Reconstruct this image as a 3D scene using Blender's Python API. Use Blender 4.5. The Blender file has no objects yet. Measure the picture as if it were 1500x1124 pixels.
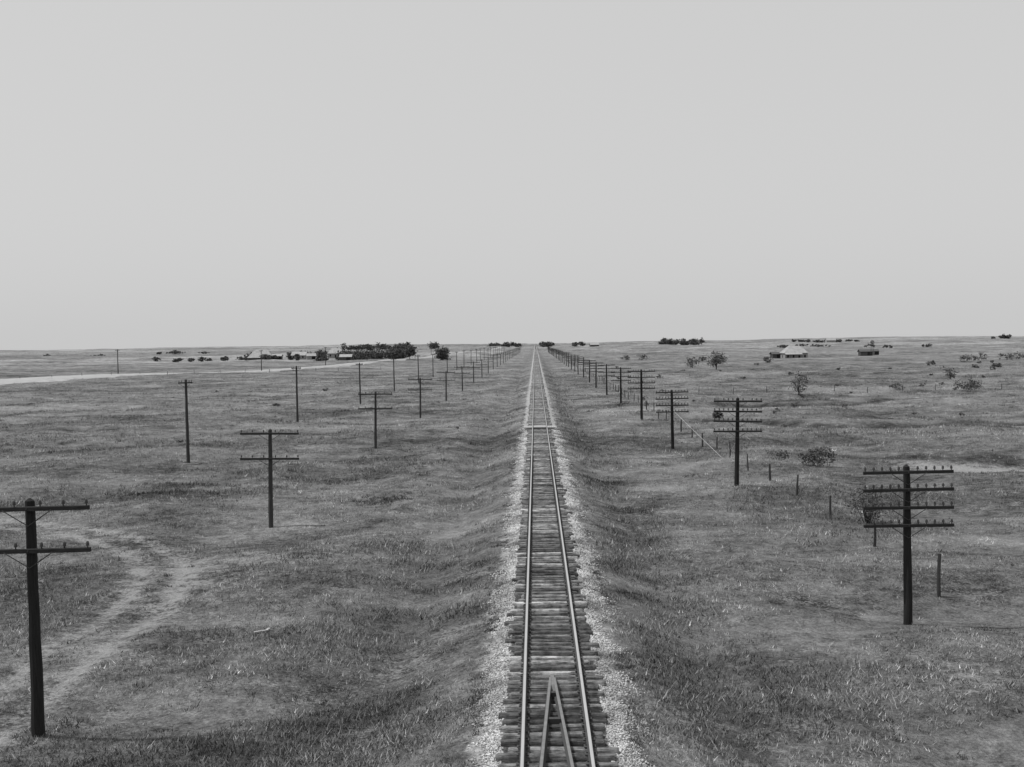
import bpy, math, random
import numpy as np
from mathutils import Matrix, Vector, Euler
random.seed(7); rng=np.random.default_rng(7)
scene=bpy.context.scene
TC=0.35   # track centre x

# ---------------------------------------------------------------- helpers
def sstep(x,a,b):
    t=np.clip((np.asarray(x,float)-a)/(b-a),0,1); return t*t*(3-2*t)
def waves(seed,lmin,lmax,n=14):
    r=np.random.default_rng(seed)
    L=np.exp(r.uniform(math.log(lmin),math.log(lmax),n)); a=r.uniform(0,2*math.pi,n)
    p=r.uniform(0,6.28,n); w=(L/lmax)**0.5
    kx=2*math.pi/L*np.cos(a); ky=2*math.pi/L*np.sin(a); s=math.sqrt((w**2).sum()/2)
    def f(x,y):
        x=np.asarray(x,float); y=np.asarray(y,float); o=np.zeros(np.broadcast(x,y).shape)
        for i in range(n): o=o+w[i]*np.sin(kx[i]*x+ky[i]*y+p[i])
        return o/s
    return f
W_small=waves(1,5,30); W_mid=waves(2,60,400); W_far=waves(3,900,4000); W_patch=waves(5,1.5,14,22); W_fine=waves(6,0.5,4,20)
def polydist(x,y,pts):
    x=np.asarray(x,float); y=np.asarray(y,float); d=np.full(np.broadcast(x,y).shape,1e9)
    for (ax,ay),(bx,by) in zip(pts[:-1],pts[1:]):
        vx,vy=bx-ax,by-ay; t=np.clip(((x-ax)*vx+(y-ay)*vy)/(vx*vx+vy*vy),0,1)
        d=np.minimum(d,np.hypot(x-ax-t*vx,y-ay-t*vy))
    return d
def smooth(pts,it=3):
    for _ in range(it):
        q=[pts[0]]
        for a,b in zip(pts[:-1],pts[1:]):
            q.append((a[0]*.75+b[0]*.25,a[1]*.75+b[1]*.25)); q.append((a[0]*.25+b[0]*.75,a[1]*.25+b[1]*.75))
        q.append(pts[-1]); pts=q
    return pts
RUT=smooth([(-13.0,10),(-14.4,25),(-15.2,34),(-15.3,40),(-15.8,47),(-18.5,54.5),(-24.5,60.5),(-32,65.5),(-45,69.5),(-60,73)],2)
GULLY=smooth([(22,93),(26,91),(33,89),(40,87),(50,85),(70,86),(110,90)],2)
GULLY2=smooth([(22,142),(27,137),(34,130),(42,131),(55,127),(70,131),(110,128)],2)
GULLY3=smooth([(31,178),(36,174),(42,175),(50,179),(58,186)],2)
def ground(x,y):
    x=np.asarray(x,float); y=np.asarray(y,float); c=x-TC; a=np.abs(c)
    L=np.interp(a,[0,1.25,1.95,2.6,4.9,7.4,8.6,12,16],[-.31,-.31,-.44,-.58,-1.28,-1.0,-.88,-1.1,-1.1])
    R=np.interp(a,[0,1.25,1.95,2.6,4.6,7.0,8.5,12,16],[-.31,-.31,-.44,-.58,-1.25,-1.1,-1.02,-1.1,-1.1])
    z=np.where(c<0,L,R)
    z=z+0.14*W_small(x,y)*sstep(a,3,14)+.04*W_patch(x,y)*sstep(a,2.2,4)
    z=z+W_mid(x,y)*sstep(a,14,70)*np.clip(y/700.,0.12,1.6)*0.8
    z=z+sstep(y,2500,5000)*(-1+4*W_far(x,y))+sstep(y,1200,4000)*sstep(a,150,900)*2*(1+W_far(x,y))
    dr=polydist(x,y,RUT); z=z-0.08*np.exp(-((dr-.8)/.35)**2)*(dr<5)
    for g,dep,wd in ((GULLY,.45,3.4),(GULLY2,.5,2.6),(GULLY3,.6,2.8)):
        d=polydist(x,y,g); z=z-dep*np.exp(-(d/wd)**2)
    return z
def gz(x,y): return float(ground(np.array([x]),np.array([y]))[0])

class MB:
    def __init__(s): s.v=[];s.f=[];s.m=[]
    def add(s,vs,fs,m=0):
        o=len(s.v); s.v+= [tuple(v) for v in vs]; s.f+=[tuple(i+o for i in f) for f in fs]; s.m+=[m]*len(fs)
    def box(s,c,d,m=0,rz=0,top=1.0):
        x,y,z=d[0]/2,d[1]/2,d[2]/2; cr,sr=math.cos(rz),math.sin(rz); vs=[]
        for k in(-1,1):
            t=top if k>0 else 1
            for i,j in((-1,-1),(1,-1),(1,1),(-1,1)):
                px,py=i*x*t,j*y*t; vs.append((c[0]+px*cr-py*sr,c[1]+px*sr+py*cr,c[2]+k*z))
        s.add(vs,[(0,3,2,1),(4,5,6,7),(0,1,5,4),(1,2,6,5),(2,3,7,6),(3,0,4,7)],m)
    def tube(s,pts,rs,n=8,m=0,wob=0):
        vs=[];fs=[]
        for k,(p,r) in enumerate(zip(pts,rs)):
            a=Vector(pts[max(k-1,0)]);b=Vector(pts[min(k+1,len(pts)-1)]);t=(b-a).normalized()
            u=t.cross(Vector((0.13,1,0.07))).normalized();w=t.cross(u)
            for i in range(n):
                an=2*math.pi*i/n; rr=r*(1+random.uniform(-wob,wob)); vs.append(Vector(p)+u*rr*math.cos(an)+w*rr*math.sin(an))
        for k in range(len(pts)-1):
            for i in range(n):
                j=(i+1)%n; fs.append((k*n+i,k*n+j,(k+1)*n+j,(k+1)*n+i))
        fs.append(tuple(range(n))[::-1]); fs.append(tuple((len(pts)-1)*n+i for i in range(n)))
        s.add(vs,fs,m)
    def mesh(s,name,mats):
        me=bpy.data.meshes.new(name); me.from_pydata(s.v,[],s.f)
        for m in mats: me.materials.append(m)
        me.polygons.foreach_set('material_index',s.m); me.update(); return me
def obj(name,me,parent=None,loc=(0,0,0)):
    o=bpy.data.objects.new(name,me); scene.collection.objects.link(o); o.location=loc
    if parent: o.parent=parent
    return o
def npmesh(name,v,f,mat,tone=None):
    me=bpy.data.meshes.new(name); k=f.shape[1]
    me.vertices.add(len(v)); me.vertices.foreach_set('co',v.astype(np.float32).ravel())
    me.loops.add(f.size); me.loops.foreach_set('vertex_index',f.astype(np.int32).ravel())
    me.polygons.add(len(f)); me.polygons.foreach_set('loop_start',np.arange(0,f.size,k,dtype=np.int32))
    me.update(calc_edges=True)
    if tone is not None:
        at=me.attributes.new('tone','FLOAT','POINT'); at.data.foreach_set('value',tone.astype(np.float32))
    me.materials.append(mat); return me

# ---------------------------------------------------------------- node helpers
class NT:
    def __init__(s,name):
        s.mat=bpy.data.materials.new(name); s.mat.use_nodes=True; s.t=s.mat.node_tree; s.b=s.t.nodes['Principled BSDF']
        s.b.inputs['Roughness'].default_value=.9; s.b.inputs['Specular IOR Level'].default_value=.15
        g=s.t.nodes.new('ShaderNodeNewGeometry'); s.P=g.outputs['Position']
        s.O=s.t.nodes.new('ShaderNodeTexCoord').outputs['Object']
    def _set(s,i,v):
        if hasattr(v,'is_output'): s.t.links.new(v,i)
        else: i.default_value=v
    def m(s,op,a,b=0.0,c=None,clamp=False):
        n=s.t.nodes.new('ShaderNodeMath'); n.operation=op; n.use_clamp=clamp; s._set(n.inputs[0],a); s._set(n.inputs[1],b)
        if c is not None: s._set(n.inputs[2],c)
        return n.outputs[0]
    def map(s,vec,sc):
        n=s.t.nodes.new('ShaderNodeMapping'); s.t.links.new(vec,n.inputs[0]); n.inputs['Scale'].default_value=sc; return n.outputs[0]
    def noise(s,vec,scale,det=4,rough=.55,dist=0):
        n=s.t.nodes.new('ShaderNodeTexNoise'); s.t.links.new(vec,n.inputs['Vector']); n.inputs['Scale'].default_value=scale
        n.inputs['Detail'].default_value=det; n.inputs['Roughness'].default_value=rough; n.inputs['Distortion'].default_value=dist
        return n.outputs[0]
    def vor(s,vec,scale,out='Distance'):
        n=s.t.nodes.new('ShaderNodeTexVoronoi'); s.t.links.new(vec,n.inputs['Vector']); n.inputs['Scale'].default_value=scale; return n.outputs[out]
    def attr(s,name):
        n=s.t.nodes.new('ShaderNodeAttribute'); n.attribute_name=name; return n.outputs['Fac']
    def mr(s,v,a,b,c=0.,d=1.):
        n=s.t.nodes.new('ShaderNodeMapRange'); n.interpolation_type='SMOOTHSTEP'; s._set(n.inputs[0],v)
        for i,k in enumerate((a,b,c,d)): n.inputs[i+1].default_value=k
        return n.outputs[0]
    def mix(s,f,a,b):
        return s.m('ADD',s.m('MULTIPLY',a,s.m('SUBTRACT',1.0,f)),s.m('MULTIPLY',b,f))
    def col(s,v):
        n=s.t.nodes.new('ShaderNodeCombineColor'); 
        for i in range(3): s._set(n.inputs[i],v)
        s.t.links.new(n.outputs[0],s.b.inputs['Base Color'])
    def bump(s,h,st=.5,d=.05):
        n=s.t.nodes.new('ShaderNodeBump'); n.inputs['Strength'].default_value=st; n.inputs['Distance'].default_value=d
        s.t.links.new(h,n.inputs['Height']); s.t.links.new(n.outputs[0],s.b.inputs['Normal'])
def simple(name,val,var=.4,scale=3,stretch=(1,1,1),rough=.9,metal=0,bump=.2):
    t=NT(name); v=t.map(t.O,stretch); n=t.noise(v,scale,6,.65)
    t.col(t.m('MULTIPLY',val,t.m('ADD',1-var*1.0,t.m('MULTIPLY',n,var*2.0)))); t.b.inputs['Roughness'].default_value=rough
    t.b.inputs['Metallic'].default_value=metal
    if bump: t.bump(n,bump,.02)
    return t.mat
M_pole=simple('creosoted_pole_wood',.022,.9,4,(8,8,.5))
M_arm=simple('crossarm_wood',.03,.8,4,(1,5,5))
M_oldpole=simple('weathered_pole_wood',.05,.9,4,(8,8,.5))
M_glass=simple('insulator_glass',.06,.2,3,rough=.25,bump=0)
M_metal=simple('brace_iron',.05,.4,6,rough=.6)
M_post=simple('fence_post_wood',.045,.7,5,(4,4,.6))
M_wire=simple('fence_wire',.12,.2,5,rough=.5,bump=0)
M_guy=simple('galvanised_guy_wire',.5,.2,5,rough=.5,bump=0)
M_railside=simple('rail_rusty_side',.06,.4,8,rough=.8)
M_railtop=simple('rail_running_surface',.36,.25,5,(4,.15,1),rough=.45,bump=0)
M_plate=simple('tie_plate_iron',.07,.4,8)
M_plank=simple('crossing_plank',.34,.5,3,(1,6,1))
M_white=simple('whitewashed_boards',.26,.5,.8,(1,1,6))
M_grayw=simple('weathered_boards',.08,.6,.8,(1,1,6))
M_roofl=simple('light_tin_roof',.31,.6,.7)
M_roofd=simple('dark_shingle_roof',.09,.4,1.5)
M_win=simple('window_glass',.02,.1,1,rough=.15,bump=0)
M_bark=simple('bark',.05,.6,5,(4,4,1))
M_brick=simple('chimney_brick',.1,.3,5)
def tonemat(name,mul=1.0,nscale=20):
    t=NT(name); n=t.noise(t.P,nscale,2); n0=t.noise(t.P,.22,6,.65,.4); n1=t.noise(t.map(t.P,(.35,1,1)),.05,6,.65,.5)
    k=t.m('ADD',t.m('MULTIPLY',t.m('SUBTRACT',n0,.5),2.2),t.m('MULTIPLY',t.m('SUBTRACT',n1,.5),2.2))
    k=t.m('MAXIMUM',t.m('ADD',1.0,k),.3)
    if name=='ballast_stone': k=1.0
    t.col(t.m('MULTIPLY',t.attr('tone'),t.m('MULTIPLY',t.m('ADD',.6,t.m('MULTIPLY',n,.8)),k))); return t
M_grass=tonemat('prairie_grass_blades').mat
M_stone=tonemat('ballast_stone',1,30).mat
t=NT('tree_foliage'); n=t.noise(t.P,1.2,5,.7); t.col(t.m('MULTIPLY',.08,t.m('ADD',.2,t.m('MULTIPLY',n,1.6)))); M_leaf=t.mat  # albedo raised: haze on the distant trees is painted into the leaf colour
t=NT('scrub_foliage'); n=t.noise(t.P,3,5,.7); t.col(t.m('MULTIPLY',.10,t.m('ADD',.2,t.m('MULTIPLY',n,1.6)))); M_scrub=t.mat
t=NT('railroad_tie_wood'); gr=t.noise(t.map(t.P,(1.2,24,24)),1.6,6,.75); n=t.noise(t.P,2.2,5,.7)
crk=t.mr(gr,.38,.52); sp=t.mr(n,.35,.65)
t.col(t.m('MULTIPLY',t.attr('tone'),t.m('MULTIPLY',t.m('ADD',.25,t.m('MULTIPLY',crk,1.0)),t.m('ADD',.45,t.m('MULTIPLY',sp,1.0))))); t.bump(gr,.9,.06); M_tie=t.mat

# ground material
t=NT('prairie_ground')
n1=t.noise(t.P,.018,6,.6); n2=t.noise(t.P,.22,6,.65,.4); n3=t.noise(t.P,1.6,6,.75); n4=t.noise(t.P,9,4,.75)
nm_=t.noise(t.map(t.P,(.35,1,1)),.05,6,.65,.5)
def c(n,k): return t.m('MULTIPLY',t.m('SUBTRACT',n,.5),k)
s=t.m('ADD',t.m('ADD',t.m('ADD',c(n1,1.3),c(nm_,2.6)),c(n2,2.7)),t.m('ADD',c(n3,3.0),c(n4,3.0)))
v=t.m('MULTIPLY',.146,t.m('MAXIMUM',t.m('ADD',1.0,s),.15))
sep=t.t.nodes.new('ShaderNodeSeparateXYZ'); t.t.links.new(t.P,sep.inputs[0]); X,Y=sep.outputs[0],sep.outputs[1]
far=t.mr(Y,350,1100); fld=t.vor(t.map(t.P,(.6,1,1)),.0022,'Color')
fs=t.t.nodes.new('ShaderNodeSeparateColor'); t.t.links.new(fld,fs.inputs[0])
v=t.m('MULTIPLY',v,t.mix(far,1.0,t.m('ADD',.85,t.m('MULTIPLY',fs.outputs[0],.9))))  # far field patches average paler, painting distance haze into the ground colour
v=t.m('MULTIPLY',v,t.m('SUBTRACT',1.0,t.m('MULTIPLY',t.attr('lush'),.42)))
bare=t.mr(t.m('ADD',t.noise(t.P,.35,8,.78,.3),c(n4,.5)),.56,.66)
v=t.mix(t.m('MULTIPLY',bare,.6),v,.31)
dirt=t.mr(t.m('ADD',t.attr('dirt'),t.m('ADD',c(n3,2.2),t.m('ADD',c(n2,1.5),c(n4,1.2)))),.22,1.05)
v=t.mix(t.m('MULTIPLY',dirt,.85),v,t.m('MULTIPLY',.33,t.m('ADD',.45,t.m('MULTIPLY',n4,1.1))))
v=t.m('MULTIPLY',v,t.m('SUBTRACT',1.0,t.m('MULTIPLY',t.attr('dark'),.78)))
# ballast
a=t.m('ABSOLUTE',t.m('SUBTRACT',X,TC)); e=t.m('ADD',a,t.m('ADD',c(t.noise(t.P,.9,6,.7),2.0),c(n4,.7)))
bm=t.mr(e,1.72,2.1,1.0,0.0)
vc=t.vor(t.P,13,'Color'); vs_=t.t.nodes.new('ShaderNodeSeparateColor'); t.t.links.new(vc,vs_.inputs[0])
stone=t.m('MULTIPLY',t.m('MULTIPLY',.40,t.m('ADD',.4,t.m('MULTIPLY',t.noise(t.P,1.4,5,.7),1.2))),t.m('ADD',.5,t.m('MULTIPLY',vs_.outputs[0],.7)))
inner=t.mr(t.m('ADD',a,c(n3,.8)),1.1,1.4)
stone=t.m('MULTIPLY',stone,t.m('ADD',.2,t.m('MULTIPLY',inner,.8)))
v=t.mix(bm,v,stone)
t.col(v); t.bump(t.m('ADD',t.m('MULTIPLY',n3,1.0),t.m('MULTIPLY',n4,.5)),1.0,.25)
M_ground=t.mat
t=NT('highway_surface'); n=t.noise(t.P,.3,6,.6); t.col(t.m('MULTIPLY',.32,t.m('ADD',.6,t.m('MULTIPLY',n,.8)))); M_road=t.mat

# ---------------------------------------------------------------- terrain
def grow(start,end,step,g):
    o=[];x=start
    while x<end: o.append(x); x+=step; step*=g
    return o
near=np.arange(-2.6,2.61,.2)+TC
left=-np.array(grow(2.6-TC+.4,46,.42,1.0)); left2=-np.array(grow(46,7000,.7,1.07))
right=np.array(grow(TC+2.6+.4,22,.45,1.0)); r2=np.array(grow(22,100,.9,1.0)); r3=np.array(grow(100,7000,1.5,1.07))
xs=np.sort(np.concatenate([near,left,left2,right,r2,r3]))
ys=np.concatenate([np.arange(-400,15,20),np.arange(15,76,.4),np.array(grow(76,10000,.45,1.0085))])
XX,YY=np.meshgrid(xs,ys); ZZ=ground(XX,YY)
nx,ny=len(xs),len(ys); V=np.stack([XX,YY,ZZ],-1).reshape(-1,3)
I=np.arange(nx*ny).reshape(ny,nx); F=np.stack([I[:-1,:-1],I[:-1,1:],I[1:,1:],I[1:,:-1]],-1).reshape(-1,4)
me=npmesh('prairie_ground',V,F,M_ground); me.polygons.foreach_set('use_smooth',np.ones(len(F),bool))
def dirt_at(x,y):
    x=np.asarray(x,float)
    dr=polydist(x,y,RUT); fade=sstep(y,12,20)
    d=0.56*np.exp(-((dr-.95)/.55)**2)+.24*np.exp(-(dr/2.8)**2)
    dg=polydist(x,y,GULLY); d=d+1.2*np.exp(-(dg/2.8)**2)*sstep(x,27,31)
    d=d+0.34*np.exp(-((x+13.8)/2.4)**2-((y-48)/7.)**2)+.24*np.exp(-((x+10.8)/3.4)**2-((y-52)/4.)**2)+.22*np.exp(-((x+14)/3)**2-((y-62)/4.)**2)
    d=d+.28*np.exp(-((x+11.5)/2.2)**2-((y-36)/2.)**2)+.26*np.exp(-((x-12)/3.2)**2-((y-33)/3.)**2)+.25*np.exp(-((x-8)/2.5)**2-((y-50)/5.)**2)
    d=d+.28*sstep(W_patch(x*.55+31,y*.4+7),.9,2.2)
    cc=x-TC; d=d+.24*np.exp(-((cc+8.4+.5*W_small(x,y))/1.1)**2)*sstep(y,48,75)+.42*np.exp(-((cc+5.2)/1.4)**2)*sstep(y,140,190)*(1-sstep(y,230,300))
    d=d+.17*np.exp(-((cc-7.6+.6*W_small(x,y))/1.3)**2)*sstep(y,40,60)+.16*np.exp(-((cc+2.9)/.5)**2)
    return d*fade
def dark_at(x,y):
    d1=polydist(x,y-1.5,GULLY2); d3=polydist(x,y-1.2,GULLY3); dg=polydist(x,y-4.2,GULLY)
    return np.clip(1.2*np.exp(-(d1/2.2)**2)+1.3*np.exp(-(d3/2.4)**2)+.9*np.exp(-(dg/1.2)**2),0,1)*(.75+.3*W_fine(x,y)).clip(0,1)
def lush_at(x,y):
    a=np.abs(x-TC); b=sstep(a,2.2,3.2)*(1-sstep(a,4.8,7.4))
    band=.7*np.exp(-((x+6.0+W_small(x,y)*1.5)/4.2)**2)*(1-sstep(y,36,58))+.4*np.exp(-((x-4.2+W_patch(x,y)*.7)/1.5)**2)*(1-sstep(y,45,90))
    band=band+.6*np.exp(-((x+48+W_small(x,y)*4)/16)**2-((y-112)/13)**2)+.45*np.exp(-((x+22)/7)**2-((y-80)/7)**2)
    return np.clip(b*(.4+.3*W_patch(x,y))+band*(.9+.35*W_patch(x,y))+.65*sstep(W_patch(x*.4,y*.3),.1,1.5)*(a>6),0,1)
xf,yf=XX.ravel(),YY.ravel()
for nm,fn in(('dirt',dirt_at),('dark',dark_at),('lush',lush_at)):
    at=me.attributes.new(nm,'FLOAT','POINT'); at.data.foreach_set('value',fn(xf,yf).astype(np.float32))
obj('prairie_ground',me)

# ---------------------------------------------------------------- grass
def blades(px,py,size,tone,nb,hr=(.6,1.3),wr=.10,spread=.5):
    n=len(px); X=np.repeat(px,nb); Y=np.repeat(py,nb); S=np.repeat(size,nb); T=np.repeat(tone,nb); N=n*nb
    X=X+rng.normal(0,1,N)*S*spread; Y=Y+rng.normal(0,1,N)*S*spread; Z=ground(X,Y)-.01
    ph=rng.uniform(0,6.28,N); h=S*rng.uniform(hr[0],hr[1],N); ln=h*rng.uniform(.1,1.2,N); w=S*wr*rng.uniform(.6,1.5,N)
    ph2=rng.uniform(0,6.28,N); dx,dy=np.cos(ph2)*w,np.sin(ph2)*w
    v=np.empty((N,3,3)); v[:,0]=np.stack([X-dx,Y-dy,Z],-1); v[:,1]=np.stack([X+dx,Y+dy,Z],-1)
    v[:,2]=np.stack([X+np.cos(ph)*ln,Y+np.sin(ph)*ln,Z+h],-1)
    T=T*rng.uniform(.6,1.5,N)
    return v.reshape(-1,3),np.repeat(T,3)
N=190000
d=np.exp(rng.uniform(math.log(19),math.log(420),N)); px=rng.uniform(-1,1,N)*(d*.52+6); py=d
a=np.abs(px-TC)
dens=.55+.30*W_patch(px,py)+.12*W_small(px,py); dens+=.3*lush_at(px,py)
keep=(a>1.98+.3*W_fine(px,py))&(rng.uniform(0,1,N)<dens)&(dirt_at(px,py)<.28+rng.uniform(-.15,.35,N))
px,py=px[keep],py[keep]
size=(.055+.055*rng.uniform(0,1,len(px)))*np.clip((py/30)**.45,1,2.6)*(1+.6*lush_at(px,py))
tone=.215*(1-.42*lush_at(px,py))*(1+.2*W_patch(px+50,py))*np.where(rng.uniform(0,1,len(px))<.10,2.0,1.0)
v1,t1=blades(px,py,size,np.clip(tone,.03,.6),5,spread=.8,wr=.12)
n=3200; yy=np.exp(rng.uniform(math.log(19),math.log(170),n)); sd=rng.choice([-1,1],n); xx=TC+sd*(1.75+np.abs(rng.normal(0,.36,n)))
k=W_fine(xx*1.3,yy*.7)>.35; xx,yy=xx[k],yy[k]
v2,t2=blades(xx,yy,rng.uniform(.05,.13,len(xx)),rng.choice([.06,.09,.13,.18],len(xx)),22,(.3,1.0),.12,.8)
n=1300; yy=np.exp(rng.uniform(math.log(20),math.log(260),n)); xx=rng.uniform(-1,1,n)*(yy*.5+5); k=(np.abs(xx-TC)>3)&(W_small(xx+9,yy)>-.2); xx,yy=xx[k],yy[k]
v3,t3=blades(xx,yy,rng.uniform(.08,.18,len(xx))*np.clip(yy/60,1,2.2),rng.choice([.05,.07,.11,.3],len(xx)),18,(.4,1.2),.10,.8)
n=60; xx=rng.normal(-9.8,1.0,n); yy=rng.normal(71,1.2,n); v4,t4=blades(xx,yy,rng.uniform(.12,.24,n),np.full(n,.07),18,(.4,1.2),.1,.8); v3=np.concatenate([v3,v4]); t3=np.concatenate([t3,t4])
for nm,v,tn in(('prairie_grass',v1,t1),('trackside_weeds',v2,t2),('prairie_weeds',v3,t3)):
    obj(nm,npmesh(nm,v,np.arange(len(v)).reshape(-1,3),M_grass,tn))

# ---------------------------------------------------------------- ballast stones
N=60000; yy=np.exp(rng.uniform(math.log(19),math.log(120),N)); sd=rng.choice([-1,1],N)
cc=1.2+np.abs(rng.normal(0,.55,N)); lim=1.93+.26*W_fine(sd*20,yy)+.2*W_patch(sd*30,yy)+np.abs(rng.normal(0,.16,N))
k=cc<lim; yy,sd,cc=yy[k],sd[k],cc[k]; xx=TC+sd*cc
r=rng.uniform(.016,.038,len(xx))*np.clip((yy/35)**.5,1,1.6)
oc=np.array([[1,0,0],[-1,0,0],[0,1,0],[0,-1,0],[0,0,1],[0,0,-1]],float)
of=np.array([[0,2,4],[2,1,4],[1,3,4],[3,0,4],[2,0,5],[1,2,5],[3,1,5],[0,3,5]])
n=len(xx); th=rng.uniform(0,6.28,n); vv=oc[None]*rng.uniform(.6,1.3,(n,6,1)); vv=vv+rng.normal(0,.18,(n,6,3)); vv=vv*r[:,None,None]*np.array([1.15,1.15,.8])
cx=vv[...,0]*np.cos(th)[:,None]-vv[...,1]*np.sin(th)[:,None]; cy=vv[...,0]*np.sin(th)[:,None]+vv[...,1]*np.cos(th)[:,None]
vv=np.stack([cx+xx[:,None],cy+yy[:,None],vv[...,2]+(ground(xx,yy)+r*.35)[:,None]],-1)
tn=np.repeat(rng.uniform(.17,.52,n)*(1+.22*W_fine(xx,yy)).clip(.4,1.3),6)
obj('ballast_gravel',npmesh('ballast_gravel',vv.reshape(-1,3),(of[None]+6*np.arange(n)[:,None,None]).reshape(-1,3),M_stone,tn))

# ---------------------------------------------------------------- railroad track
track=obj('railroad_track',None)
yv=[];y=-40.0
while y<1800: yv.append(y); y+=.50+random.choice([random.uniform(-.06,.06),random.uniform(-.09,.11)])
vs=[];fs=[];tn=[]
for y in yv:
    L=2.48+random.uniform(-.2,.2); w=.205+random.uniform(-.045,.035); cx=TC+random.gauss(0,.075); rz=random.gauss(0,.028); tz=-.178+random.uniform(-.03,.002)
    xsn=[-L/2,-L/2+.05,-.6,-.2,.25,.7,L/2-.05,L/2]; o=len(vs); cr,sr=math.cos(rz),math.sin(rz)
    prof=[(-.5,-.2),(-.5,-.03),(-.40,0),(.40,0),(.5,-.03),(.5,-.2)]
    for i,xe in enumerate(xsn):
        sh=.72+random.uniform(-.15,.15) if i in(0,7) else 1+random.uniform(-.11,.08)
        for(p,q) in prof:
            yy_=p*w*sh; zz=tz+q-(.02 if i in(0,7) else 0)+random.uniform(-.008,.006)
            vs.append((cx+xe*cr-yy_*sr,y+xe*sr+yy_*cr,zz))
    for i in range(7):
        for j in range(5):
            fs.append((o+i*6+j,o+i*6+j+1,o+i*6+6+j+1,o+i*6+6+j))
    fs.append((o+0,o+5,o+4,o+1)); fs.append((o+1,o+4,o+3,o+2)); q=o+42; fs.append((q+0,q+1,q+4,q+5)); fs.append((q+1,q+2,q+3,q+4))
    tn+=[random.choice([.10,.16,.20,.24,.32,.15])*random.uniform(.8,1.2)]*48
me=npmesh('ties',np.array(vs),np.array(fs),M_tie,np.array(tn)); obj('ties',me,track)
prof=[(-.07,-.17),(-.07,-.158),(-.012,-.14),(-.010,-.045),(-.036,-.036),(-.036,-.006),(-.028,0),(.028,0),(.036,-.006),(.036,-.036),(.010,-.045),(.012,-.14),(.07,-.158),(.07,-.17)]
def rail(mb,p0,p1,zo=0,extra=None):
    pts=[p0,p1]; d=Vector((p1[0]-p0[0],p1[1]-p0[1])).normalized(); nrm=(d.y,-d.x); n=len(prof); v=[]
    for p in pts:
        for(u,z) in prof: v.append((p[0]+nrm[0]*u,p[1]+nrm[1]*u,z+zo))
    for i in range(n):
        j=(i+1)%n; top=i in(5,6,7)
        mb.add([v[i],v[j],v[n+j],v[n+i]],[(0,1,2,3)],1 if top else 0)
    mb.add(v[:n],[tuple(range(n))]); mb.add(v[n:],[tuple(range(n))[::-1]])
G=.752
for nm,s_ in(('left_rail',-1),('right_rail',1)):
    mb=MB(); y=-40
    while y<2600:
        L=10.0 if y<300 else 100; rail(mb,(TC+s_*G,y),(TC+s_*G,y+L-.008)); 
        if y<300:
            for q in(-1,1): mb.box((TC+s_*G+q*.03,y,-.09),(.025,.62,.07),0)
        y+=L
    obj(nm,mb.mesh(nm,[M_railside,M_railtop]),track)
mb=MB()
for y in yv:
    if y<90 and y>15:
        for s_ in(-1,1):
            mb.box((TC+s_*G,y,-.166),(.27,.17,.014))
            for q in(-1,1): mb.box((TC+s_*G+q*.085,y+random.uniform(-.05,.05),-.145),(.035,.03,.03))
obj('tie_plates_and_spikes',mb.mesh('tie_plates',[M_plate]),track)
mb=MB()
tip=30.3; gx=TC-.02
rail(mb,(gx-.37,22.5),(gx-.05,tip-.6)); rail(mb,(gx+.37,22.5),(gx+.05,tip-.6))
rail(mb,(gx-.37,22.4),(gx-.43,5)); rail(mb,(gx+.37,22.4),(gx+.43,5))
mb.box((gx,tip-.75,-.09),(.17,1.5,.16),1,top=.6); mb.box((gx,28.6,-.115),(.26,.16,.13),0); mb.box((gx,26.6,-.115),(.42,.14,.12),0)
obj('inner_guard_rails',mb.mesh('inner_guard_rails',[M_railside,simple('guard_rail_top',.17,.5,5)]),track)
mb=MB()
for i in range(9): mb.box((TC+random.uniform(-.03,.03),119.2+i*.27,-.075),(1.32,.25,.12))
for s_ in(-1,1):
    for i in range(4): mb.box((TC+s_*(.92+i*.22),120.3,-.11),(.2,2.4,.12))
obj('plank_crossing',mb.mesh('plank_crossing',[M_plank]))

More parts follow.
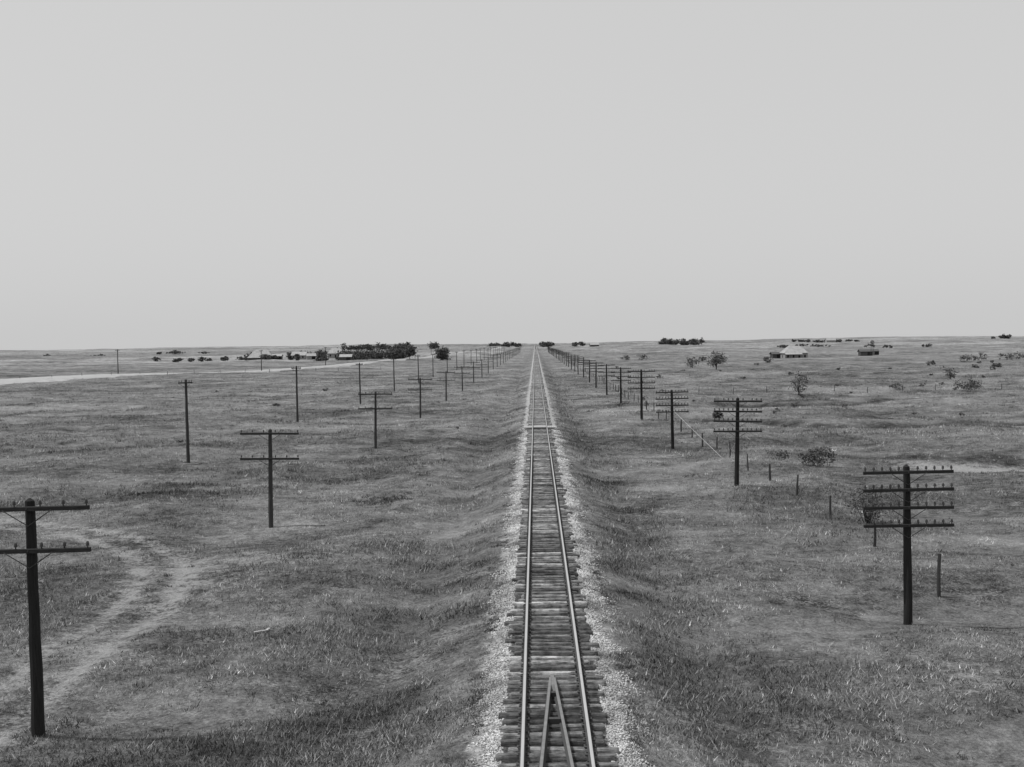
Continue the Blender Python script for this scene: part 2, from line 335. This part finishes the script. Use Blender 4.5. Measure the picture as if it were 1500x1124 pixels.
# ---------------------------------------------------------------- poles
def pole_mesh(name,H,arms,halfw,r0,r1,npin=5,brace=True,mat=None,armmat=None):
    mb=MB(); k=9; pts=[(random.uniform(-.009,.009),random.uniform(-.009,.009),-.4+(H+.4)*i/k) for i in range(k+1)]
    mb.tube(pts,[(r0+(r1-r0)*i/k)*random.uniform(.97,1.03) for i in range(k+1)],12,0,.05)
    mb.tube([(pts[-1][0],pts[-1][1],H),(pts[-1][0],pts[-1][1],H+.07)],[r1,.02],12,0)
    for z in arms:
        rz=random.uniform(-.015,.015); tilt=random.uniform(-.014,.014); yo=-r1-.05
        v=[]; hw=halfw
        for sx in(-1,1):
            for dy,dz in((-.045,-.055),(.045,-.055),(.045,.04),(.03,.055),(-.03,.055),(-.045,.04)):
                v.append((sx*hw,yo+dy+sx*hw*rz,z+dz+sx*hw*tilt))
        mb.add(v,[(i,(i+1)%6,6+(i+1)%6,6+i) for i in range(6)]+[(5,4,3,2,1,0),(6,7,8,9,10,11)],1)
        for s_ in(-1,1):
            for i in range(npin):
                if random.random()<.08: continue
                xx=s_*(.33+(hw-.33-.07)*i/max(npin-1,1)); zz=z+xx*tilt+.05
                mb.tube([(xx,yo+xx*rz,zz),(xx,yo+xx*rz,zz+.07)],[.016,.014],6,0)
                mb.tube([(xx,yo+xx*rz,zz+.05),(xx,yo+xx*rz,zz+.10),(xx,yo+xx*rz,zz+.14),(xx,yo+xx*rz,zz+.165)],[.045,.042,.035,.018],8,2)
            if brace: mb.tube([(s_*.62,yo-.05,z-.03),(0,-r1-.035,z-.44)],[.014,.014],4,3)
        mb.tube([(0,yo-.08,z),(0,r1+.06,z)],[.018,.018],6,3)
    return mb.mesh(name,[mat or M_pole,armmat or M_arm,M_glass,M_metal])
def place(name,me,x,y,s=1,lean=(0,0),rz=None):
    o=obj(name,me,loc=(x,y,gz(x,y))); o.scale=(s,s,s); o.rotation_euler=(lean[0],lean[1],random.gauss(0,.03) if rz is None else rz); return o
RM=[pole_mesh('four_arm_telegraph_pole_a',5.6,[5.42,4.80,4.17,3.54],1.57,.165,.115),
    pole_mesh('four_arm_telegraph_pole_b',5.75,[5.57,4.9,4.25,3.6],1.57,.155,.11)]
for i in range(34):
    place('telegraph_pole',RM[i%2],(13.05 if i==0 else 13.2+random.uniform(-.15,.15)),39.8+34.2*i,1.0 if i!=3 else 1.1,(random.gauss(0,.008),random.gauss(0,.008)))
mb=MB(); mb.tube([(13.2,108.1,gz(13.2,108.1)+3.6),(15.7,96,gz(15.7,96))],[.014,.014],5,0)
obj('guy_wire',mb.mesh('guy_wire',[M_guy]))
LM=[pole_mesh('two_arm_pole_a',5.98,[5.80,4.74],1.57,.165,.115,3),pole_mesh('two_arm_pole_b',5.45,[5.25,3.85],1.65,.14,.10,3,mat=M_oldpole)]
lp=[(-12.72,27.95),(-14.9,62.3),(-15.6,108.5),(-15.9,154)]+[(-15.9,154+44.7*k) for k in range(1,24)]
for i,(x,y) in enumerate(lp):
    place('telephone_pole',LM[0 if i==0 else 1],x,y,1,(random.gauss(0,.006),random.gauss(0,.012) if i else -.006))
UM=pole_mesh('utility_pole',7.2,[6.95],.62,.15,.10,2,brace=True,mat=M_oldpole)
for i in range(22): place('utility_pole',UM,(-30.3 if i==0 else -30.6+random.uniform(-.4,.4)),97+48.3*i,1,(random.gauss(0,.008),random.gauss(0,.01)))
for (x,y) in[(-158,423),(-112,458),(-101,540),(-96,640),(-92,740),(-90,840),(-88,950)]: place('utility_pole',UM,x,y,1.3)

# ---------------------------------------------------------------- fences
def fence(name,pts,hs,wires=3,lean=.05):
    mb=MB(); tops=[]
    for (x,y),h in zip(pts,hs):
        z=gz(x,y); lx,ly=random.gauss(0,lean)*h,random.gauss(0,lean)*h; r=random.uniform(.05,.085)
        mb.tube([(x,y,z-.2),(x+lx*.4+random.uniform(-.03,.03),y+ly*.4,z+h*.45),(x+lx,y+ly,z+h)],[r*1.1,r,r*.8],7,0,.15); tops.append((x,y,z,lx,ly,h))
    for a,b in zip(tops[:-1],tops[1:]):
        for k in range(wires):
            f=.35+.28*k; p=(a[0]+a[3]*f,a[1]+a[4]*f-.07,a[2]+1.25*f); q=(b[0]+b[3]*f,b[1]+b[4]*f-.07,b[2]+1.25*f)
            m=((p[0]+q[0])/2,(p[1]+q[1])/2,(p[2]+q[2])/2-.04); mb.tube([p,m,q],[.0035]*3,3,1)
    obj(name,mb.mesh(name,[M_post,M_wire]))
pts=[(15.8,28.0),(15.8,36.2),(15.8,44.5),(16.2,54.3),(16.2,62.3),(16.1,70),(16.3,78.8),(16.1,86)]; hs=[1.5,1.4,1.7,1.15,1.3,1.3,1.2,1.3]
y=94
while y<620: pts.append((16.1+random.uniform(-.15,.15),y)); hs.append(random.uniform(1.15,1.4)); y+=8+random.uniform(-.7,.7)
fence('barbed_wire_fence',pts,hs)
pts=[(18+i*6.5,214+i*.35+random.uniform(-.6,.6)) for i in range(26)]; fence('barbed_wire_fence',pts,[random.uniform(1.1,1.6) for _ in pts],2,.07)
pts=[(-205+i*7.5,330+i*6.5) for i in range(20)]; fence('barbed_wire_fence',pts,[1.4 for _ in pts],2)

# ---------------------------------------------------------------- highway
path=smooth([(-330,20),(-215,250),(-163,355),(-144,393),(-112,455),(-92,560),(-83,760),(-78,1000),(-72,1500),(-66,2600)],4)
dn=[]
for a_,b_ in zip(path[:-1],path[1:]):
    L=math.hypot(b_[0]-a_[0],b_[1]-a_[1]); k=max(1,int(L/8)); dn+=[(a_[0]+(b_[0]-a_[0])*i/k,a_[1]+(b_[1]-a_[1])*i/k) for i in range(k)]
dn.append(path[-1]); P=np.array(dn); T=np.gradient(P,axis=0); T/=np.linalg.norm(T,axis=1)[:,None]; Nn=np.stack([T[:,1],-T[:,0]],-1)
W=np.interp(P[:,1],[0,355,400,500,3000],[11,11,7,3.6,3.6]); ze=ground(P[:,0],P[:,1]); ze=np.convolve(np.pad(ze,6,'edge'),np.ones(13)/13,'valid')+.5
rows=[]
for off,dz in((-1.6,-1.2),(-1,0),(0,.06),(1,0),(1.6,-1.2)):
    rows.append(np.stack([P[:,0]+Nn[:,0]*W*off,P[:,1]+Nn[:,1]*W*off,ze+dz],-1))
Vr=np.stack(rows,1); n=len(P); I=np.arange(n*5).reshape(n,5); F=np.stack([I[:-1,:-1],I[:-1,1:],I[1:,1:],I[1:,:-1]],-1).reshape(-1,4)
obj('highway_road',npmesh('highway_road',Vr.reshape(-1,3),F,M_road))

# ---------------------------------------------------------------- vegetation
def crown(mb,cx,cy,cz,rx,ry,rz,ncl,nl,ls,m,flat=.6):
    for _ in range(ncl):
        while True:
            u=[random.uniform(-1,1) for _ in range(3)]
            if .1<sum(q*q for q in u)<1: break
        k=(cx+u[0]*rx,cy+u[1]*ry,cz+u[2]*rz); sr=random.uniform(.16,.34)*min(rx,rz*1.3)
        for _ in range(nl):
            p=Vector((k[0]+random.gauss(0,sr),k[1]+random.gauss(0,sr),k[2]+random.gauss(0,sr*flat)))
            a=Vector((random.gauss(0,1),random.gauss(0,1),random.gauss(0,.7))).normalized(); b=a.cross(Vector((random.gauss(0,1),random.gauss(0,1),random.gauss(0,1)))).normalized()
            s_=ls*random.uniform(.5,1.3); mb.add([p-a*s_,p+b*s_*.6,p+a*s_,p-b*s_*.6],[(0,1,2,3)],m)
def tree(mb,x,y,z,w,h,ncl=26,nl=26,ls=.25,m=1,tr=.35):
    hh=h*tr; r=h*.025; top=(x+random.uniform(-.1,.1)*w,y,z+h*.75)
    mb.tube([(x,y,z-.3),(x+random.uniform(-.04,.04)*w,y,z+hh),top],[r*1.3,r,r*.25],7,0,.1)
    for k in range(6):
        a=random.uniform(0,6.28); rr=random.uniform(.25,.42)*w; e=(x+math.cos(a)*rr,y+math.sin(a)*rr,z+h*random.uniform(.5,.85))
        mb.tube([(x,y,z+hh*random.uniform(.6,1.2)),((x+e[0])/2,(y+e[1])/2,z+h*.5),e],[r*.55,r*.35,r*.1],5,0)
    crown(mb,x,y,z+h*(tr+1)/2*.96,w*.42,w*.42,h*(1-tr)*.45,ncl,nl,ls,m)
def shrub(mb,x,y,z,w,h,ncl=14,nl=24,ls=.1,stems=9,m=1):
    for _ in range(stems):
        a=random.uniform(0,6.28); rr=random.uniform(.15,.5)*w; e=(x+math.cos(a)*rr,y+math.sin(a)*rr*.8,z+h*random.uniform(.55,1))
        mb.tube([(x+math.cos(a)*rr*.15,y,z-.1),(x+math.cos(a)*rr*.6,y+math.sin(a)*rr*.4,z+h*.4),e],[.012+.006*h,.012,.005],4,0)
    crown(mb,x,y,z+h*.52,w*.45,w*.4,h*.44,ncl,nl,ls,m,.7)
def put(name,fn,*items,mats=(M_bark,M_leaf)):
    mb=MB()
    for it in items: fn(mb,it[0],it[1],gz(it[0],it[1]),*it[2:])
    return obj(name,mb.mesh(name,list(mats)))
S=(M_bark,M_scrub)
put('scrub_bush',shrub,(17.8,60.9,2.0,2.0,34,38,.06,20),mats=S)
put('scrub_bush',shrub,(22.2,89.5,3.4,1.4,34,44,.09,16),mats=S)
put('scrub_bush',shrub,(20.0,93,1.8,1.0,12,28,.08,8),mats=S)
put('mesquite_tree',tree,(46.7,201,3.8,4.0,22,20,.17,1,.12),mats=S)
put('mesquite_tree',tree,(65,407,7.4,7.0,32,28,.32,1,.12),mats=S)
put('mesquite_tree',tree,(59,425,5.5,4.0,18,20,.3,1,.1),mats=S)
put('mesquite_tree',tree,(95.6,262,3.4,3.0,16,18,.2,1,.15),mats=S)
put('scrub_bush',shrub,(79.5,209,5.0,2.6,28,26,.17,14),mats=S)
put('scrub_bush',shrub,(71,223,3.2,1.2,14,20,.15,8),mats=S)
for(px_,d_,w,h) in((128,330,3,1.5),(140,345,3,1.6),(150,430,4,2),(96,470,5,2.4),(77,520,4,2),(178,470,6,2.6),(188,480,8,3.2),(196,474,8,3),(206,485,9,3),(216,480,6,2.6),(48,600,6,3),(55,580,7,3.4),(-44,190,1.0,.6),(24,150,1.2,.8)):
    put('scrub_bush',shrub,(px_,d_,w,h,16,18,.3,6),mats=S)
its=[]
for _ in range(46):
    d_=math.exp(random.uniform(math.log(110),math.log(520))); x_=random.uniform(.05,.44)*d_ if random.random()<.75 else -random.uniform(.06,.4)*d_
    if abs(x_)<9 or (x_<0 and d_>300): continue
    w_=random.uniform(.6,1.7)*(d_/200)**.5; its.append((x_,d_,w_,w_*random.uniform(.35,.6),6,14,.08*(d_/120),4))
put('small_brush_clumps',shrub,*its,mats=S)
def far_trees(name,items):
    put(name,tree,*[(x,y,w,h,18,15,.62*max(1,y/1000),1,.04) for x,y,w,h in items])
far_trees('farmstead_trees',[(random.uniform(-133,-88),random.uniform(735,790),random.uniform(8,13),random.uniform(6,9)) for _ in range(34)])
far_trees('farmstead_trees',[(random.uniform(-215,-135),random.uniform(815,880),random.uniform(7,12),random.uniform(4,7.5)) for _ in range(40)])
far_trees('farmstead_trees',[(random.uniform(-185,-140),random.uniform(750,775),random.uniform(4,7),random.uniform(2.5,5)) for _ in range(8)])
far_trees('farmstead_trees',[(random.uniform(-300,-225),random.uniform(850,900),random.uniform(5,9),random.uniform(2,4)) for _ in range(10)])
put('shade_tree',tree,(-58,702,10,8.6,56,34,.55,1,.06))
put('shade_tree',tree,(-80,715,8,9,44,30,.5,1,.06))
def line(x0,x1,y,n,h): return [(random.uniform(x0,x1),y+random.uniform(-40,40),random.uniform(10,24),h*random.uniform(.5,1.1)) for _ in range(n)]
far_trees('distant_tree_row',line(-370,-240,2200,30,15))
far_trees('distant_tree_row',line(-210,-192,2200,5,15))
far_trees('distant_tree_row',line(280,370,2500,20,15))
far_trees('distant_tree_row',line(-110,-40,2700,14,12)+line(10,40,2600,8,12)+line(90,120,2600,4,12))
far_trees('distant_tree_row',line(610,760,2700,18,7)+line(1090,1130,2700,5,11))
far_trees('distant_tree_row',line(-700,-420,1600,8,5))
far_trees('distant_tree_row',line(150,420,1150,8,3))

# ---------------------------------------------------------------- buildings
def house(name,x,y,w,d,wall,roofh,wm,rm,hip=True,rz=0,porch=False,barn=False,chim=True):
    e=obj(name,None,loc=(x,y,gz(x,y))); e.rotation_euler[2]=rz
    mb=MB(); mb.box((0,0,wall/2-.4),(w,d,wall+.8))
    if not hip:
        for s_ in(-1,1): mb.add([(s_*w/2,-d/2,wall),(s_*w/2,d/2,wall),(s_*w/2,0,wall+roofh*.97)],[(0,1,2)])
    obj('walls',mb.mesh('walls',[wm]),e)
    mb=MB(); o=.5; ii=w*.28 if hip else 0; W2=w/2+o;D2=d/2+o; zb=wall-.05
    rv=[(-W2,-D2,zb),(W2,-D2,zb),(W2,D2,zb),(-W2,D2,zb),(-W2+ii,0,wall+roofh),(W2-ii,0,wall+roofh)]
    rf=[(0,1,5,4),(2,3,4,5)]
    if hip: rf+=[(1,2,5),(3,0,4)]
    mb.add(rv,rf); mb.add([(a,b,c_-.12) for a,b,c_ in rv],rf)
    if porch:
        mb.add([(-W2,-D2-2.2,zb-.7),(W2*.4,-D2-2.2,zb-.7),(W2*.4,-D2+.1,zb),(-W2,-D2+.1,zb)],[(0,1,2,3)])
    obj('roof',mb.mesh('roof',[rm]),e)
    mb=MB()
    n=max(2,int(w/3.2))
    for i in range(n):
        xx=-w/2+w*(i+.5)/n
        if barn: 
            if i==n//2: mb.box((xx,-d/2-.02,1.2),(2.6,.06,2.3))
            continue
        if i==n//2: mb.box((xx,-d/2-.02,1.1),(1.0,.06,2.2))
        else: mb.box((xx,-d/2-.02,1.7),(1.0,.06,1.5))
    for s_ in(-1,1): mb.box((s_*(w/2+.02),0,1.7),(.06,1,1.4))
    obj('windows_and_door',mb.mesh('windows',[M_win]),e)
    mb=MB()
    if porch:
        for i in range(5): mb.box((-w/2+i*w*.17,-d/2-2.4,(wall-.75)/2),(.15,.15,wall-.75))
    if chim and not barn: mb.box((w*.1,0.3,wall+roofh*.9),(.7,.7,1.8))
    if mb.v: obj('porch_posts_and_chimney',mb.mesh('trim',[M_brick]),e)
    return e
house('farmhouse',146,640,13,9,3.6,3.9,M_white,M_roofl,True,.1,porch=True)
house('lean_to_shed',137,646,5,5,2.4,1.2,M_grayw,M_roofd,False,.1,barn=True)
house('outbuilding',192,660,7,5,2.4,1.3,M_grayw,M_roofd,False,0,barn=True)
house('outbuilding',200,670,4,4,2.2,1.2,M_white,M_roofd,False,0,barn=True)
house('hay_barn',-192,785,17,12,2.6,5.6,M_grayw,M_roofl,True,.15,barn=True)
house('farmhouse',-168,800,10,7,3.0,2.6,M_white,M_roofl,False,-.1)
house('outbuilding',-158,790,6,5,2.4,1.8,M_white,M_roofl,False,.3,barn=True)
house('farmhouse',-143,805,11,8,3.2,3.8,M_white,M_roofl,True,.1)
house('outbuilding',-177,770,6,4,2.4,1.4,M_grayw,M_roofl,False,0,barn=True)
house('outbuilding',-118,700,7,5,2.4,1.6,M_grayw,M_roofl,False,0,barn=True)
house('farmhouse',690,2650,22,12,5,5,M_white,M_roofl,False,.1)
house('barn',120,2300,18,12,5,4,M_grayw,M_roofl,False,.1,barn=True)
# windmill
mb=MB(); x,y=190,640; z=gz(x,y)
for sx in(-1,1):
    for sy in(-1,1): mb.tube([(x+sx*1.1,y+sy*1.1,z-.2),(x+sx*.15,y+sy*.15,z+8)],[.07,.05],4,0)
for k in range(1,5):
    w=1.1-.2*k; mb.box((x,y-w,z+1.7*k),(2*w,.06,.06)); mb.box((x,y+w,z+1.7*k),(2*w,.06,.06))
for k in range(14):
    a=k*2*math.pi/14; mb.add([(x,y-.4,z+8.3),(x+1.2*math.cos(a),y-.4,z+8.3+1.2*math.sin(a)),(x+1.2*math.cos(a+.3),y-.3,z+8.3+1.2*math.sin(a+.3))],[(0,1,2)])
mb.add([(x,y,z+8.3),(x,y+2,z+8.7),(x,y+2,z+7.9)],[(0,1,2)])
obj('windmill',mb.mesh('windmill',[M_metal]))
mb=MB()
for(x,y,L,a) in((-30.1,96,1.3,.4),(-29.4,96.6,.8,1.2),(-15.5,76.5,.6,.2),(-9.6,38.3,.45,.5),(-9.4,38.5,.3,1.5)): mb.box((x,y,gz(x,y)+.06),(L,.10,.05),0,a)
obj('scrap_boards',mb.mesh('scrap_boards',[M_plank]))

# ---------------------------------------------------------------- light, sky, camera
el,az=math.radians(62),math.radians(-85)   # sun to the left (-X)
sd=Vector((math.sin(az)*math.cos(el),math.cos(az)*math.cos(el)*-1.0,math.sin(el)))
sun=bpy.data.lights.new('sun','SUN'); sun.energy=3.3; sun.angle=math.radians(.5); sun.color=(1,1,1)
so=obj('sun',sun,loc=(0,0,50)); so.rotation_euler=sd.to_track_quat('Z','Y').to_euler()
w=bpy.data.worlds.new('World'); scene.world=w; w.use_nodes=True; nt=w.node_tree; bg=nt.nodes['Background']
sky=nt.nodes.new('ShaderNodeTexSky'); sky.sky_type='NISHITA'; sky.sun_disc=False; sky.sun_elevation=el; sky.sun_rotation=math.atan2(sd.x,sd.y)
sky.dust_density=4; sky.air_density=1
bw=nt.nodes.new('ShaderNodeRGBToBW'); nt.links.new(sky.outputs[0],bw.inputs[0])
m1=nt.nodes.new('ShaderNodeMath'); m1.operation='MULTIPLY_ADD'; nt.links.new(bw.outputs[0],m1.inputs[0]); m1.inputs[1].default_value=.22; m1.inputs[2].default_value=5.6
nt.links.new(m1.outputs[0],bg.inputs['Color']); bg.inputs['Strength'].default_value=.1
cam=bpy.data.cameras.new('camera'); cam.lens=39.6; cam.sensor_width=36; cam.clip_end=30000; cam.clip_start=.5
co=obj('camera',cam)
co.matrix_world=Matrix.Translation((0,0,8.9))@Matrix.Rotation(math.radians(1.215),4,'Z')@Matrix.Rotation(math.radians(90-2.05),4,'X')@Matrix.Rotation(math.radians(-.83),4,'Z')
scene.camera=co
scene.view_settings.view_transform='Standard'; scene.view_settings.look='None'; scene.view_settings.exposure=0
